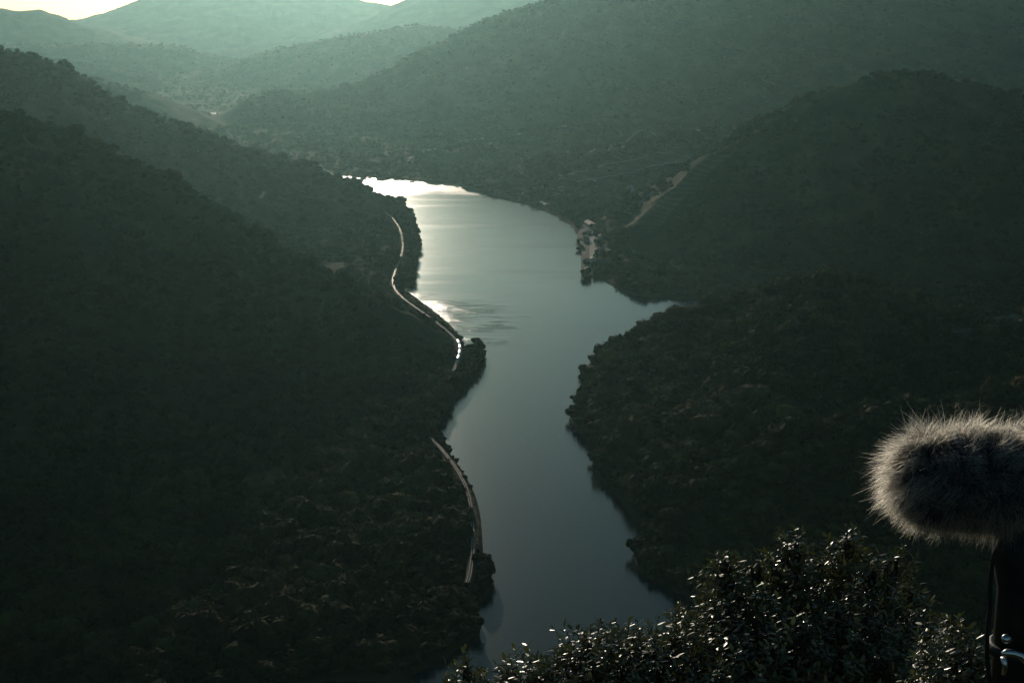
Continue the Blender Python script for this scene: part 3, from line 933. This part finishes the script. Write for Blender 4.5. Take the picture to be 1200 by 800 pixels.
tanE = (Z - H) / RR
CMAX = np.maximum.accumulate(tanE, axis=0)
def seen(x, y, ztop, tol):
    r, a = np.hypot(x, y), np.arctan2(x, y)
    i = np.clip(np.searchsorted(rad, r * 0.985) - 1, 0, len(rad) - 1)
    k = np.clip(np.searchsorted(ang, a), 0, len(ang) - 1)
    return (ztop - H) / r > CMAX[i, k] - tol

def ok_ground(x, y, z, s, margin):
    m = (s > margin) & (z > .5)
    m &= (line_d(x, y, TR_UP) > 5.5) & (line_d(x, y, TR_LOW) > 6.5) & (line_d(x, y + 9, TR_LOW) > 6.0) & (line_d(x, y + 17, TR_LOW) > 4.5)
    m &= ~((x > -1230) & (x < -940) & (y > 4650) & (y < 5330))       # meadow before the far reach
    m &= ~((s < 26) & (x < 0) & (y > 1690) & (y < 2015))     # open embankment between railway and river
    crest = np.array([at(462, 358, 1664)[:2], at(500, 380, 1662)[:2], at(538, 412, 1650)[:2]])   # bare crest of the near spur above the railway
    m &= (line_d(x, y, crest) > 15) & (line_d(x, y + 20, crest) > 12)
    bend = TR_UP[TR_UP[:, 1] < 1740]                        # the bend where the train stands is open
    m &= (line_d(x, y, bend) > 8.5) & (line_d(x, y + 12, bend) > 7.5)
    for dy in (8, 18, 30, 44):          # nothing tall on the viewpoint side of the bright far curve
        m &= line_d(x, y + dy, TR_UP[TR_UP[:, 1] > 1640]) > 5.0
    m &= poly_sd(x, y, village) > 4
    for P, wd in CLEAR:
        m &= line_d(x, y, P) > wd
    for Wq in PATCH:
        m &= poly_sd(x, y, Wq) > 3
    return m

def sector(n, r0, r1, half):
    r = np.sqrt(rng.uniform(r0 * r0, r1 * r1, n)); a = rng.uniform(-half, half, n)
    return r * np.sin(a), r * np.cos(a)

def woodland(r0, r1, per, half, size, ng, nv, tol, dense=0.0):
    area = .5 * (r1 * r1 - r0 * r0) * 2 * half
    x, y = sector(int(area / per), r0, r1, half)
    z, own, s = land(x, y)
    m = ok_ground(x, y, z, s, 4) & seen(x, y, z + 8, tol)
    dn = fbm(x / 160, y / 160, 3)
    m &= rng.uniform(0, 1, len(x)) < np.clip(.75 + .6 * dn + dense, .12, 1)
    x, y, z, own, dn = x[m], y[m], z[m], own[m], dn[m]
    n = len(x)
    d = size * np.clip(rng.lognormal(0, .48, n), .4, 2.3) * (1 + .25 * dn)
    og = np.array([gid[k] for k in names])[own]
    d = d * np.where(og == gid['near_right'], 1.18, 1.0)
    d = np.minimum(d, 3.5 + 0.9 * np.clip(s[m], 0, 60))
    hgt = d * rng.uniform(.62, 1.0, n)
    for k, g in gid.items():
        q = og == g
        if q.sum() < 30:
            continue
        c = int(q.sum())
        me = bpy.data.meshes.new('woodland')
        me.vertices.add(c)
        me.vertices.foreach_set('co', np.stack([x[q], y[q], z[q] - .18 * hgt[q]], 1).astype(np.float32).ravel())
        at_ = me.attributes.new('sc', 'FLOAT_VECTOR', 'POINT'); at_.data.foreach_set('vector', np.stack([d[q], d[q], hgt[q]], 1).astype(np.float32).ravel())
        at_ = me.attributes.new('rot', 'FLOAT_VECTOR', 'POINT'); at_.data.foreach_set('vector', np.stack([rng.normal(0, .12, c), rng.normal(0, .12, c), rng.uniform(0, 6.28, c)], 1).astype(np.float32).ravel())
        at_ = me.attributes.new('variant', 'INT', 'POINT'); at_.data.foreach_set('value', rng.integers(0, nv, c).astype(np.int32))
        o = link(bpy.data.objects.new('woodland', me))
        md = o.modifiers.new('trees', 'NODES'); md.node_group = NG_sunlit if k == 'near_right' else ng
        kind(o, 'stuff')
    return n
n1 = woodland(560, 1120, 34, R(25), 6.5, NG_near, 6, .03, .15)
n2 = woodland(1120, 1950, 60, R(24), 7.5, NG_near, 6, .03, .1)
n3 = woodland(1950, 3500, 120, R(21.5), 7.2, NG_near, 6, .015)
n4 = woodland(3500, 5400, 190, R(21.5), 6.6, NG_far, 3, .008)
n5 = woodland(5400, 9000, 700, R(21), 8, NG_far, 3, .003)
# low scrub on the open ground beside the railway
kk = rng.integers(0, len(TR_UP) + len(TR_LOW), 5200)
PT = np.concatenate([TR_UP, TR_LOW])[kk] + rng.normal(0, 2.0, (5200, 2))
aa, oo = rng.uniform(0, 2 * np.pi, 5200), 3.6 + 34 * rng.uniform(0, 1, 5200) ** 1.3
bx_, by_ = PT[:, 0] + oo * np.cos(aa), PT[:, 1] + oo * np.sin(aa)
bz_, _, bs_ = land(bx_, by_)
bm_ = (np.minimum(line_d(bx_, by_, TR_UP), line_d(bx_, by_, TR_LOW)) > 3.6) & (bs_ > 1.5) & (bz_ > .5)
bc = int(bm_.sum())
me = bpy.data.meshes.new('scrub')
me.vertices.add(bc)
me.vertices.foreach_set('co', np.stack([bx_, by_, bz_ - .4], 1)[bm_].astype(np.float32).ravel())
bd = np.clip(rng.lognormal(.75, .35, bc), 1.0, 3.6)
me.attributes.new('sc', 'FLOAT_VECTOR', 'POINT').data.foreach_set('vector', np.stack([bd, bd, bd * .7], 1).astype(np.float32).ravel())
me.attributes.new('rot', 'FLOAT_VECTOR', 'POINT').data.foreach_set('vector', np.stack([0 * bd, 0 * bd, rng.uniform(0, 6.28, bc)], 1).astype(np.float32).ravel())
me.attributes.new('variant', 'INT', 'POINT').data.foreach_set('value', rng.integers(0, 6, bc).astype(np.int32))
so_ = link(bpy.data.objects.new('scrub', me))
so_.modifiers.new('bushes', 'NODES').node_group = NG_near
kind(so_, 'stuff')
print('trees', n1, n2, n3, n4)

# ------------------------------------------------------------------ single trees along the water
protos = []
for k in range(4):
    t = link(bpy.data.objects.new('shore_tree', None))
    bm = bmesh.new()
    r = random.Random(90 + k)
    add_tube(bm, [(0, 0, -.12), (r.uniform(-.03, .03), r.uniform(-.03, .03), .18), (r.uniform(-.06, .06), r.uniform(-.06, .06), .42), (0, 0, .62)], [.05, .038, .028, .015], 7)
    for q in range(4):
        a = q * 1.57 + r.uniform(-.4, .4)
        add_tube(bm, [(0, 0, .3 + .05 * q), (math.cos(a) * .18, math.sin(a) * .18, .52 + .04 * q), (math.cos(a) * .34, math.sin(a) * .34, .66)], [.022, .014, .007], 5)
    bm_obj('trunk', bm, M_bark, t, True)
    link(bpy.data.objects.new('crown', lumpy_crown(30 + k, 9, 2, 420)), t)
    protos.append(t)

def shore_points(P, y0, y1, spacing):
    P = smooth_line(P, 2.0)
    L = np.concatenate([[0], np.cumsum(np.hypot(*np.diff(P, axis=0).T))])
    out, sv = [], 0
    while sv < L[-1]:
        out.append((np.interp(sv, L, P[:, 0]), np.interp(sv, L, P[:, 1])))
        sv += spacing * random.uniform(.6, 1.5)
    return [p for p in out if y0 < p[1] < y1 and abs(math.atan2(p[0], p[1])) < R(20.5)]
used = [0]
first = set()
def plant(x, y, size, label, group):
    k = random.randrange(4)
    t = protos[k]
    if k in first:
        c = t.copy(); C.objects.link(c)
        for ch in t.children:
            d = ch.copy(); C.objects.link(d); d.parent = c
        t = c
    first.add(k)
    t.location = (x, y, max(hz(x, y), 3.9 if poly_sd(np.array([x]), np.array([y]), village)[0] < 0 else -9) - .3)
    t.scale = (size, size, size * random.uniform(.75, 1.05))
    t.rotation_euler = (random.uniform(-.12, .12), random.uniform(-.12, .12), random.uniform(0, 6.28))
    tag(t, label, 'tree', group)
    used[0] += 1

def plant_bank(P, y0, y1, spacing, s0, s1, off, label, group):
    pts = np.array(shore_points(P, y0, y1, spacing))
    x, y = pts[:, 0], pts[:, 1]
    e = 3.0
    gx = poly_sd(x + e, y, river_poly) - poly_sd(x - e, y, river_poly)
    gy = poly_sd(x, y + e, river_poly) - poly_sd(x, y - e, river_poly)
    gl = np.hypot(gx, gy) + 1e-9
    for i in range(len(x)):
        o = random.uniform(*off)
        px, py = x[i] + gx[i] / gl[i] * o, y[i] + gy[i] / gl[i] * o
        z, _, s = land(np.array([px]), np.array([py]))
        if not ok_ground(np.array([px]), np.array([py]), z, s, 1.0)[0]:
            continue
        plant(px, py, random.uniform(s0, s1), label, group)
lb = left_bank
plant_bank(lb, 980, 1290, 6.0, 3.0, 5.2, (1, 3.5), 'small dark bush at the waterline beside the lower stretch of railway', 'bushes between the lower railway and the water')
plant_bank(lb, 790, 985, 8.0, 5, 9.5, (3, 8), 'large dark bushy tree leaning over the water at the near end of the left bank', 'trees at the near end of the left bank')
plant_bank(lb, 1290, 1420, 8.0, 5.5, 10.5, (2, 7), 'dark bushy tree leaning over the water between the two stretches of railway', 'trees between the two stretches of railway')
plant_bank(lb, 1420, 1720, 8.0, 5, 8.5, (2, 6), 'dark tree at the water on the left promontory below the train', 'trees on the left promontory')
plant_bank(lb, 2000, 2830, 9.5, 6, 11, (2, 7), 'dark tree at the water round the headland with the bright railway curve', 'trees round the far headland')
plant_bank(right_bank, 900, 1560, 8.0, 5, 9.5, (1.5, 6), 'dark rounded tree at the water edge of the near right hill', 'trees along the near right hill')
for u, v, sz in [(679, 281, 8), (680, 291, 9), (684, 276, 8), (683.5, 321, 7), (686, 324, 8), (690, 321, 9), (695, 314, 10), (699, 303, 9), (704, 288, 9), (701, 290, 8), (696, 268, 10), (706, 270, 11)]:
    x, y = gnd(u, v, 4)
    plant(x, y, sz, 'dark round tree standing among the houses of the quay', 'trees among the quay houses')

# ------------------------------------------------------------------ the shrubs below the viewpoint
def leaf_mat():
    m = mat('glossy_leaf', (0.05, 0.06, 0.02), 0.32, 0, 0.85)
    n, l = m.node_tree.nodes, m.node_tree.links
    b = n['Principled BSDF']
    g = n.new('ShaderNodeNewGeometry')
    cr = n.new('ShaderNodeValToRGB')
    e = cr.color_ramp.elements
    e[0].position, e[0].color = 0.1, (0.085, 0.066, 0.020, 1)
    e[1].position, e[1].color = 0.95, (0.30, 0.20, 0.06, 1)
    q = e.new(0.6); q.color = (0.11, 0.10, 0.028, 1)
    l.new(g.outputs['Random Per Island'], cr.inputs['Fac'])
    l.new(cr.outputs['Color'], b.inputs['Base Color'])
    mr = n.new('ShaderNodeMapRange'); mr.inputs['To Min'].default_value = 0.24; mr.inputs['To Max'].default_value = 0.5
    l.new(g.outputs['Random Per Island'], mr.inputs['Value']); l.new(mr.outputs['Result'], b.inputs['Roughness'])
    tr = n.new('ShaderNodeBsdfTranslucent'); tr.inputs['Color'].default_value = (0.10, 0.12, 0.02, 1)
    mx = n.new('ShaderNodeMixShader'); mx.inputs[0].default_value = 0.25
    l.new(b.outputs[0], mx.inputs[1]); l.new(tr.outputs[0], mx.inputs[2])
    l.new(mx.outputs[0], n['Material Output'].inputs['Surface'])
    return m
M_leaf = leaf_mat()
M_twig = noise_mat('twig_bark', [(0.05, 0.04, 0.03), (0.10, 0.08, 0.06)], 30, 0.85)

LEAF_V = np.array([(0, 0, 0), (.16, .22, .035), (.20, .5, .05), (.12, .8, .03), (0, 1, -.03), (-.12, .8, .03), (-.20, .5, .05), (-.16, .22, .035), (0, .25, 0), (0, .5, .004), (0, .8, -.005)])
LEAF_F = [(0, 1, 8), (1, 2, 9, 8), (2, 3, 10, 9), (3, 4, 10), (0, 8, 7), (7, 8, 9, 6), (6, 9, 10, 5), (5, 10, 4)]

def shrub(label, blobs, nshoot, base, leaf_len=0.040, nparts=120, seed=3):
    r = random.Random(seed)
    t = empty('shrub', base, label, 'shrub', 'evergreen shrubs below the viewpoint')
    base = (base[0], base[1], hz(base[0], base[1]) - .03)
    t.location = base
    B = Vector(base)
    cs = []
    for u, v, Y, rp in blobs:
        cs.append((Vector(at(u, v, Y)), rp * Y / F))
    wts = [c[1] ** 2 for c in cs]
    stems = list(cs)
    for c, rr in stems:
        if rr * F / c.y > 28:
            for f in (.3, .62):
                cs.append((c.lerp(B, f) + Vector((r.uniform(-.2, .2), r.uniform(-.1, .2), 0)), rr * 1.05))
                wts.append(rr * rr * .22)
    # woody frame
    bm = bmesh.new()
    for c, rr in stems:
        mid = (c + B) / 2 + Vector((r.uniform(-.15, .15), r.uniform(-.15, .15), r.uniform(0, .2)))
        add_tube(bm, [Vector((r.uniform(-.08, .08), r.uniform(-.08, .08), -.1)), mid - B, c - B], [.045, .028, .014], 7)
        for q in range(7):
            d = Vector((r.gauss(0, 1), r.gauss(0, 1), r.gauss(.3, .8))).normalized()
            add_tube(bm, [c - B - Vector((0, 0, .1)), c - B + d * rr * .5 + Vector((0, 0, .03)), c - B + d * rr * .92], [.012, .008, .004], 5)
    bm_obj('branches', bm, M_twig, t, True)
    allm, tw = [], bmesh.new()
    for k in range(nshoot):
        c, rr = r.choices(cs, wts)[0]
        d = Vector((r.gauss(0, 1), r.gauss(0, 1), r.gauss(.15, 1))).normalized()
        p = c + d * rr * (r.uniform(.35, 1.0) ** .5 if r.random() < .68 else r.uniform(.95, 1.38))
        up = (d * .8 + Vector((r.uniform(-.4, .4), r.uniform(-.4, .4), .75))).normalized()
        L = r.uniform(.06, .13)
        add_tube(tw, [p - B - up * L * .6, p - B + up * L], [.0028, .0012], 3, False)
        side = up.orthogonal().normalized()
        nl = r.randint(8, 13)
        for j in range(nl):
            f = j / nl
            a = j * 2.4 + r.uniform(-.3, .3)
            s_ = side.copy(); s_.rotate(Matrix.Rotation(a, 3, up))
            tip = (s_ * (1.05 - .45 * f) + up * (.10 + .6 * f) + Vector((0, 0, r.uniform(-.3, .1)))).normalized()
            w = tip.cross(up)
            if w.length < .05: w = tip.cross(Vector((1, 0, 0)))
            w.normalize()
            nn = w.cross(tip)
            if nn.z < 0 and r.random() < .92: nn, w = -nn, -w
            ll = leaf_len * r.uniform(.5, 1.35)
            q = p + up * L * (f * 1.1 - .1)
            M = Matrix(((w.x, tip.x, nn.x), (w.y, tip.y, nn.y), (w.z, tip.z, nn.z)))
            allm.append((M, q, ll, (B - q).length * 0 + q.y - (q - c).dot(Vector((0, -.6, .8)))))
    kind(bm_obj('twigs', tw, M_twig, t), 'stuff')
    # the leaves that show largest are parts, the rest one mass of leaves
    allm.sort(key=lambda z: z[1].y - 2.0 * (z[1].z - B.z) + r.uniform(0, 1.0))
    lm = bpy.data.meshes.new('leaf')
    lm.from_pydata([tuple(v) for v in LEAF_V], [], LEAF_F)
    lm.materials.append(M_leaf)
    for p_ in lm.polygons: p_.use_smooth = True
    for M, q, ll, _ in allm[:nparts]:
        o = link(bpy.data.objects.new('leaf', lm), t)
        o.matrix_local = Matrix.Translation(q - B) @ (M * ll).to_4x4()
    rest = allm[nparts:]
    Ms = np.array([np.array(M) * ll for M, q, ll, _ in rest]); Qs = np.array([tuple(q - B) for _, q, _, _ in rest])
    V = np.einsum('nij,kj->nki', Ms, LEAF_V) + Qs[:, None, :]
    n, kk = len(rest), len(LEAF_V)
    tri = np.array([(0, 1, 8), (1, 2, 9), (1, 9, 8), (2, 3, 10), (2, 10, 9), (3, 4, 10), (0, 8, 7), (7, 8, 9), (7, 9, 6), (6, 9, 10), (6, 10, 5), (5, 10, 4)])
    T = (np.arange(n)[:, None, None] * kk + tri[None]).reshape(-1, 3)
    kind(fast_mesh('leaves', V.reshape(-1, 3), T, M_leaf, t), 'stuff')
    return t
shrub('broad glossy-leaved shrub crown in front of the dark hillside, highest of the shrubs', [(905, 742, 7.0, 66), (925, 700, 7.05, 40), (985, 708, 7.2, 48), (1030, 732, 7.1, 46), (868, 722, 6.9, 40), (852, 690, 6.95, 24), (835, 760, 6.8, 46), (1060, 768, 7.0, 42), (985, 785, 6.7, 86), (900, 815, 6.5, 95), (1030, 825, 6.5, 76), (850, 830, 6.4, 66), (850, 668, 7.0, 13), (886, 672, 6.95, 14), (922, 662, 7.05, 20), (934, 644, 7.05, 10), (958, 668, 7.1, 15), (988, 658, 7.15, 20), (994, 642, 7.15, 9), (1020, 678, 7.1, 13), (1044, 672, 7.1, 16), (1050, 658, 7.1, 8), (1066, 700, 7.1, 14), (1082, 740, 7.1, 16), (812, 735, 6.8, 15)], 3300, (2.1 * .68, 7.2, H - 5.6), .040, 150, 3)
shrub('low spreading glossy-leaved shrub at the bottom edge against the dark river', [(700, 795, 6.2, 42), (685, 772, 6.25, 22), (735, 790, 6.2, 36), (760, 775, 6.3, 22), (655, 810, 6.1, 36), (615, 820, 6.0, 32), (575, 832, 5.9, 30), (780, 795, 6.3, 44), (800, 765, 6.4, 26), (740, 830, 6.0, 60), (660, 845, 5.9, 50), (800, 840, 6.1, 60), (595, 855, 5.8, 40), (600, 802, 6.0, 14), (648, 788, 6.1, 14)], 1500, (.55, 6.2, H - 5.0), .038, 110, 4)
shrub('small glossy-leaved shrub beside the dark microphone stand', [(1130, 768, 5.6, 26), (1110, 790, 5.6, 34), (1145, 800, 5.5, 34), (1120, 825, 5.4, 48), (1170, 815, 5.5, 30)], 360, (1.75, 5.6, H - 4.5), .036, 40, 5)
shrub('single upright leafy shoot at the left end of the low shrubs', [(547, 789, 5.8, 9), (540, 812, 5.75, 12)], 26, (-.2, 5.8, H - 4.6), .034, 12, 6)

# ------------------------------------------------------------------ the furry microphone on its stand
M_grip = noise_mat('black_rubber', [(0.010, 0.010, 0.011), (0.018, 0.018, 0.02)], 60, 0.55, 0.2, 300, bdist=.001)
M_chrome = mat('bright_metal', (0.6, 0.6, 0.61), 0.33, 1.0)
M_core = mat('dark_foam', (0.012, 0.012, 0.015), 0.95)
MY = 1.25
c0 = Vector(at(1105, 563, MY))
c1 = Vector(at(1410, 565, MY + .03))
ax = (c1 - c0).normalized()
CR = 0.0445
mic = empty('microphone', c0, 'microphone in a shaggy grey fur windshield lit from behind', 'microphone')
prof = []
for k in range(17):
    a = math.pi / 2 * k / 16
    prof.append((-(math.cos(a) ** .8) * CR, (math.sin(a) ** .8) * CR))
LEN = (c1 - c0).length
prof += [(LEN * f, CR * (1 + .04 * math.sin(f * 5))) for f in np.linspace(.05, 1, 14)]
for k in range(1, 13):
    a = math.pi / 2 * k / 12
    prof.append((LEN + math.sin(a) * CR, math.cos(a) * CR))
e1 = ax.cross(Vector((0, 0, 1))).normalized()
e2 = e1.cross(ax).normalized()
def surf(s, th):
    i = min(int(s), len(prof) - 2); f = s - i
    x = prof[i][0] * (1 - f) + prof[i + 1][0] * f; r_ = prof[i][1] * (1 - f) + prof[i + 1][1] * f
    return ax * x + (e1 * math.cos(th) + e2 * math.sin(th)) * r_
NT = 40
V = [tuple(surf(i, 2 * math.pi * j / NT)) for i in range(len(prof)) for j in range(NT)]
Fc = [(i * NT + j, i * NT + (j + 1) % NT, (i + 1) * NT + (j + 1) % NT, (i + 1) * NT + j) for i in range(len(prof) - 1) for j in range(NT)]
core = mesh_obj('windshield', V, Fc, M_core, mic, True)

def fur_mat():
    m = bpy.data.materials.new('grey_fur')
    m.use_nodes = True
    n, l = m.node_tree.nodes, m.node_tree.links
    n.remove(n['Principled BSDF'])
    h = n.new('ShaderNodeBsdfHairPrincipled')
    hi = n.new('ShaderNodeHairInfo')
    cr = n.new('ShaderNodeValToRGB')
    cr.color_ramp.elements[0].position, cr.color_ramp.elements[0].color = 0.38, (0.012, 0.010, 0.010, 1)
    cr.color_ramp.elements[1].position, cr.color_ramp.elements[1].color = 0.95, (0.90, 0.58, 0.33, 1)
    l.new(hi.outputs['Random'], cr.inputs['Fac'])
    l.new(cr.outputs['Color'], h.inputs['Color'])
    h.inputs['Roughness'].default_value = 0.45
    h.inputs['Radial Roughness'].default_value = 0.6
    l.new(h.outputs[0], n['Material Output'].inputs['Surface'])
    return m
M_fur = fur_mat()
# strands: rooted on the windshield, combed a little, drooping, in tufts
ns = 52000
npts = 5
cum = np.cumsum([0] + [math.dist(prof[i], prof[i + 1]) * (prof[i][1] + prof[i + 1][1] + .004) for i in range(len(prof) - 1)])
ss = np.interp(rng.uniform(0, cum[-1], ns), cum, np.arange(len(prof)))
th = rng.uniform(0, 2 * np.pi, ns)
P0 = np.array([tuple(surf(s_, t_)) for s_, t_ in zip(ss, th)])
A3 = np.array(tuple(ax))
tx = P0 @ A3
cen = np.clip(tx, 0, LEN)[:, None] * A3
Nn = P0 - cen
Nn /= np.linalg.norm(Nn, axis=1)[:, None] + 1e-9
cell = (np.floor(tx / .013) * 131 + np.floor(th / .26)).astype(np.int64)
cr_ = np.random.default_rng(5)
tuft = cr_.normal(0, .55, (4096, 3))[cell % 4096]
tl = cr_.uniform(.65, 1.25, 4096)[(cell * 7) % 4096]
Dr = Nn + tuft + rng.normal(0, .15, (ns, 3)) + np.array([-.10, 0, .04])
Dr /= np.linalg.norm(Dr, axis=1)[:, None]
Ln = .0165 * (.5 + .5 * np.clip(1 + 1.3 * Nn[:, 2], 0, 1)) * tl * rng.uniform(.6, 1.25, ns)  # underside strands shortened to dim the backlit rim there
tt = np.linspace(0, 1, npts)
bend = rng.normal(0, .30, (ns, 3)) + .5 * tuft[:, ::-1] + np.array([0, 0, -.30])
PP = P0[:, None, :] + Ln[:, None, None] * (Dr[:, None, :] * tt[None, :, None] + bend[:, None, :] * (tt ** 2)[None, :, None])
hc = bpy.data.hair_curves.new('fur')
hc.add_curves([npts] * ns)
hc.attributes['position'].data.foreach_set('vector', PP.astype(np.float32).ravel())
ra = hc.attributes.get('radius') or hc.attributes.new('radius', 'FLOAT', 'POINT')
ra.data.foreach_set('value', np.tile(np.array([.00013, .00012, .00010, .00007, .00002], np.float32), ns))
hc.materials.append(M_fur)
fur = link(bpy.data.objects.new('fur', hc), mic)
kind(fur, 'stuff')

px0 = Vector(at(1208, 632, MY + .005))
foot = Vector((px0.x, px0.y, hz(px0.x, px0.y)))
stand = empty('microphone_stand', foot, 'dark stand carrying the furry microphone at the right edge', 'stand')
Lc = lambda p: Vector(p) - foot
bm = bmesh.new()
add_tube(bm, [Lc(px0 + Vector((0, 0, .02))), Lc(px0 + Vector((0, 0, -.02))), Lc(px0 + Vector((0, 0, -.05))), Lc(px0 + Vector((0, 0, -.16)))], [.036, .034, .027, .026], 20)
bm_obj('grip', bm, M_grip, stand, True)
bm = bmesh.new()
add_tube(bm, [Lc(px0 + Vector((0, 0, -.16))), Vector((0, 0, .35))], [.0235, .0235], 20)
bm_obj('pole', bm, M_grip, stand, True)
cz = px0.z - .112
bm = bmesh.new()
nR = 28
for (r_, rr_, z_) in ((.0275, .0042, cz), ):
    rings = []
    for k in range(nR):
        a = 2 * math.pi * k / nR
        rings.append([bm.verts.new((math.cos(a) * (r_ + rr_ * math.cos(b)), math.sin(a) * (r_ + rr_ * math.cos(b)), z_ - foot.z + rr_ * 1.6 * math.sin(b))) for b in np.linspace(0, 2 * math.pi, 9)[:-1]])
    for k in range(nR):
        for j in range(8):
            bm.faces.new((rings[k][j], rings[(k + 1) % nR][j], rings[(k + 1) % nR][(j + 1) % 8], rings[k][(j + 1) % 8]))
bmesh.ops.recalc_face_normals(bm, faces=bm.faces)
col = bm_obj('collar', bm, M_grip, stand, True)
bm = bmesh.new()
add_tube(bm, [Lc(at(1183, 749, MY - .02)), Lc(at(1179, 748, MY - .03)), Lc(at(1177, 748, MY - .034))], [.003, .0046, .003], 12)
bm_obj('knob', bm, M_chrome, col, True)
bm = bmesh.new()
lv = [Lc(at(u, v, MY - .034)) for u, v in [(1174, 766), (1180, 764), (1188, 765), (1196, 768), (1203, 775), (1206, 785)]]
add_tube(bm, lv, [.0022, .0035, .0038, .0036, .0032, .0026], 10)
bm_obj('lever', bm, M_chrome, col, True)
bm = bmesh.new()
lv = [Lc(at(u, v, MY - .030)) for u, v in [(1176, 770), (1178, 780), (1176, 790)]]
add_tube(bm, lv, [.003, .0026, .0022], 8)
bm_obj('hinge', bm, M_chrome, col, True)
for k in range(3):
    a = 2.1 * k + .4
    bm = bmesh.new()
    e = Vector((px0.x + .45 * math.cos(a), px0.y + .45 * math.sin(a), 0)); e.z = hz(e.x, e.y)
    add_tube(bm, [(0, 0, .75), Lc(e)], [.012, .009], 10)
    bm_obj('leg', bm, M_grip, stand, True)
cb = bmesh.new()
cpts = [at(1178, 628, MY - .01), at(1166, 646, MY - .012), at(1161, 675, MY - .014), at(1160, 710, MY - .014), at(1157, 745, MY - .012), at(1158, 785, MY - .008), at(1168, 840, MY), at(1190, 880, MY)]
add_tube(cb, [Vector(p) - c0 for p in smooth_line(cpts, .006)], .0022, 8)
bm_obj('cable', cb, M_grip, mic, True)
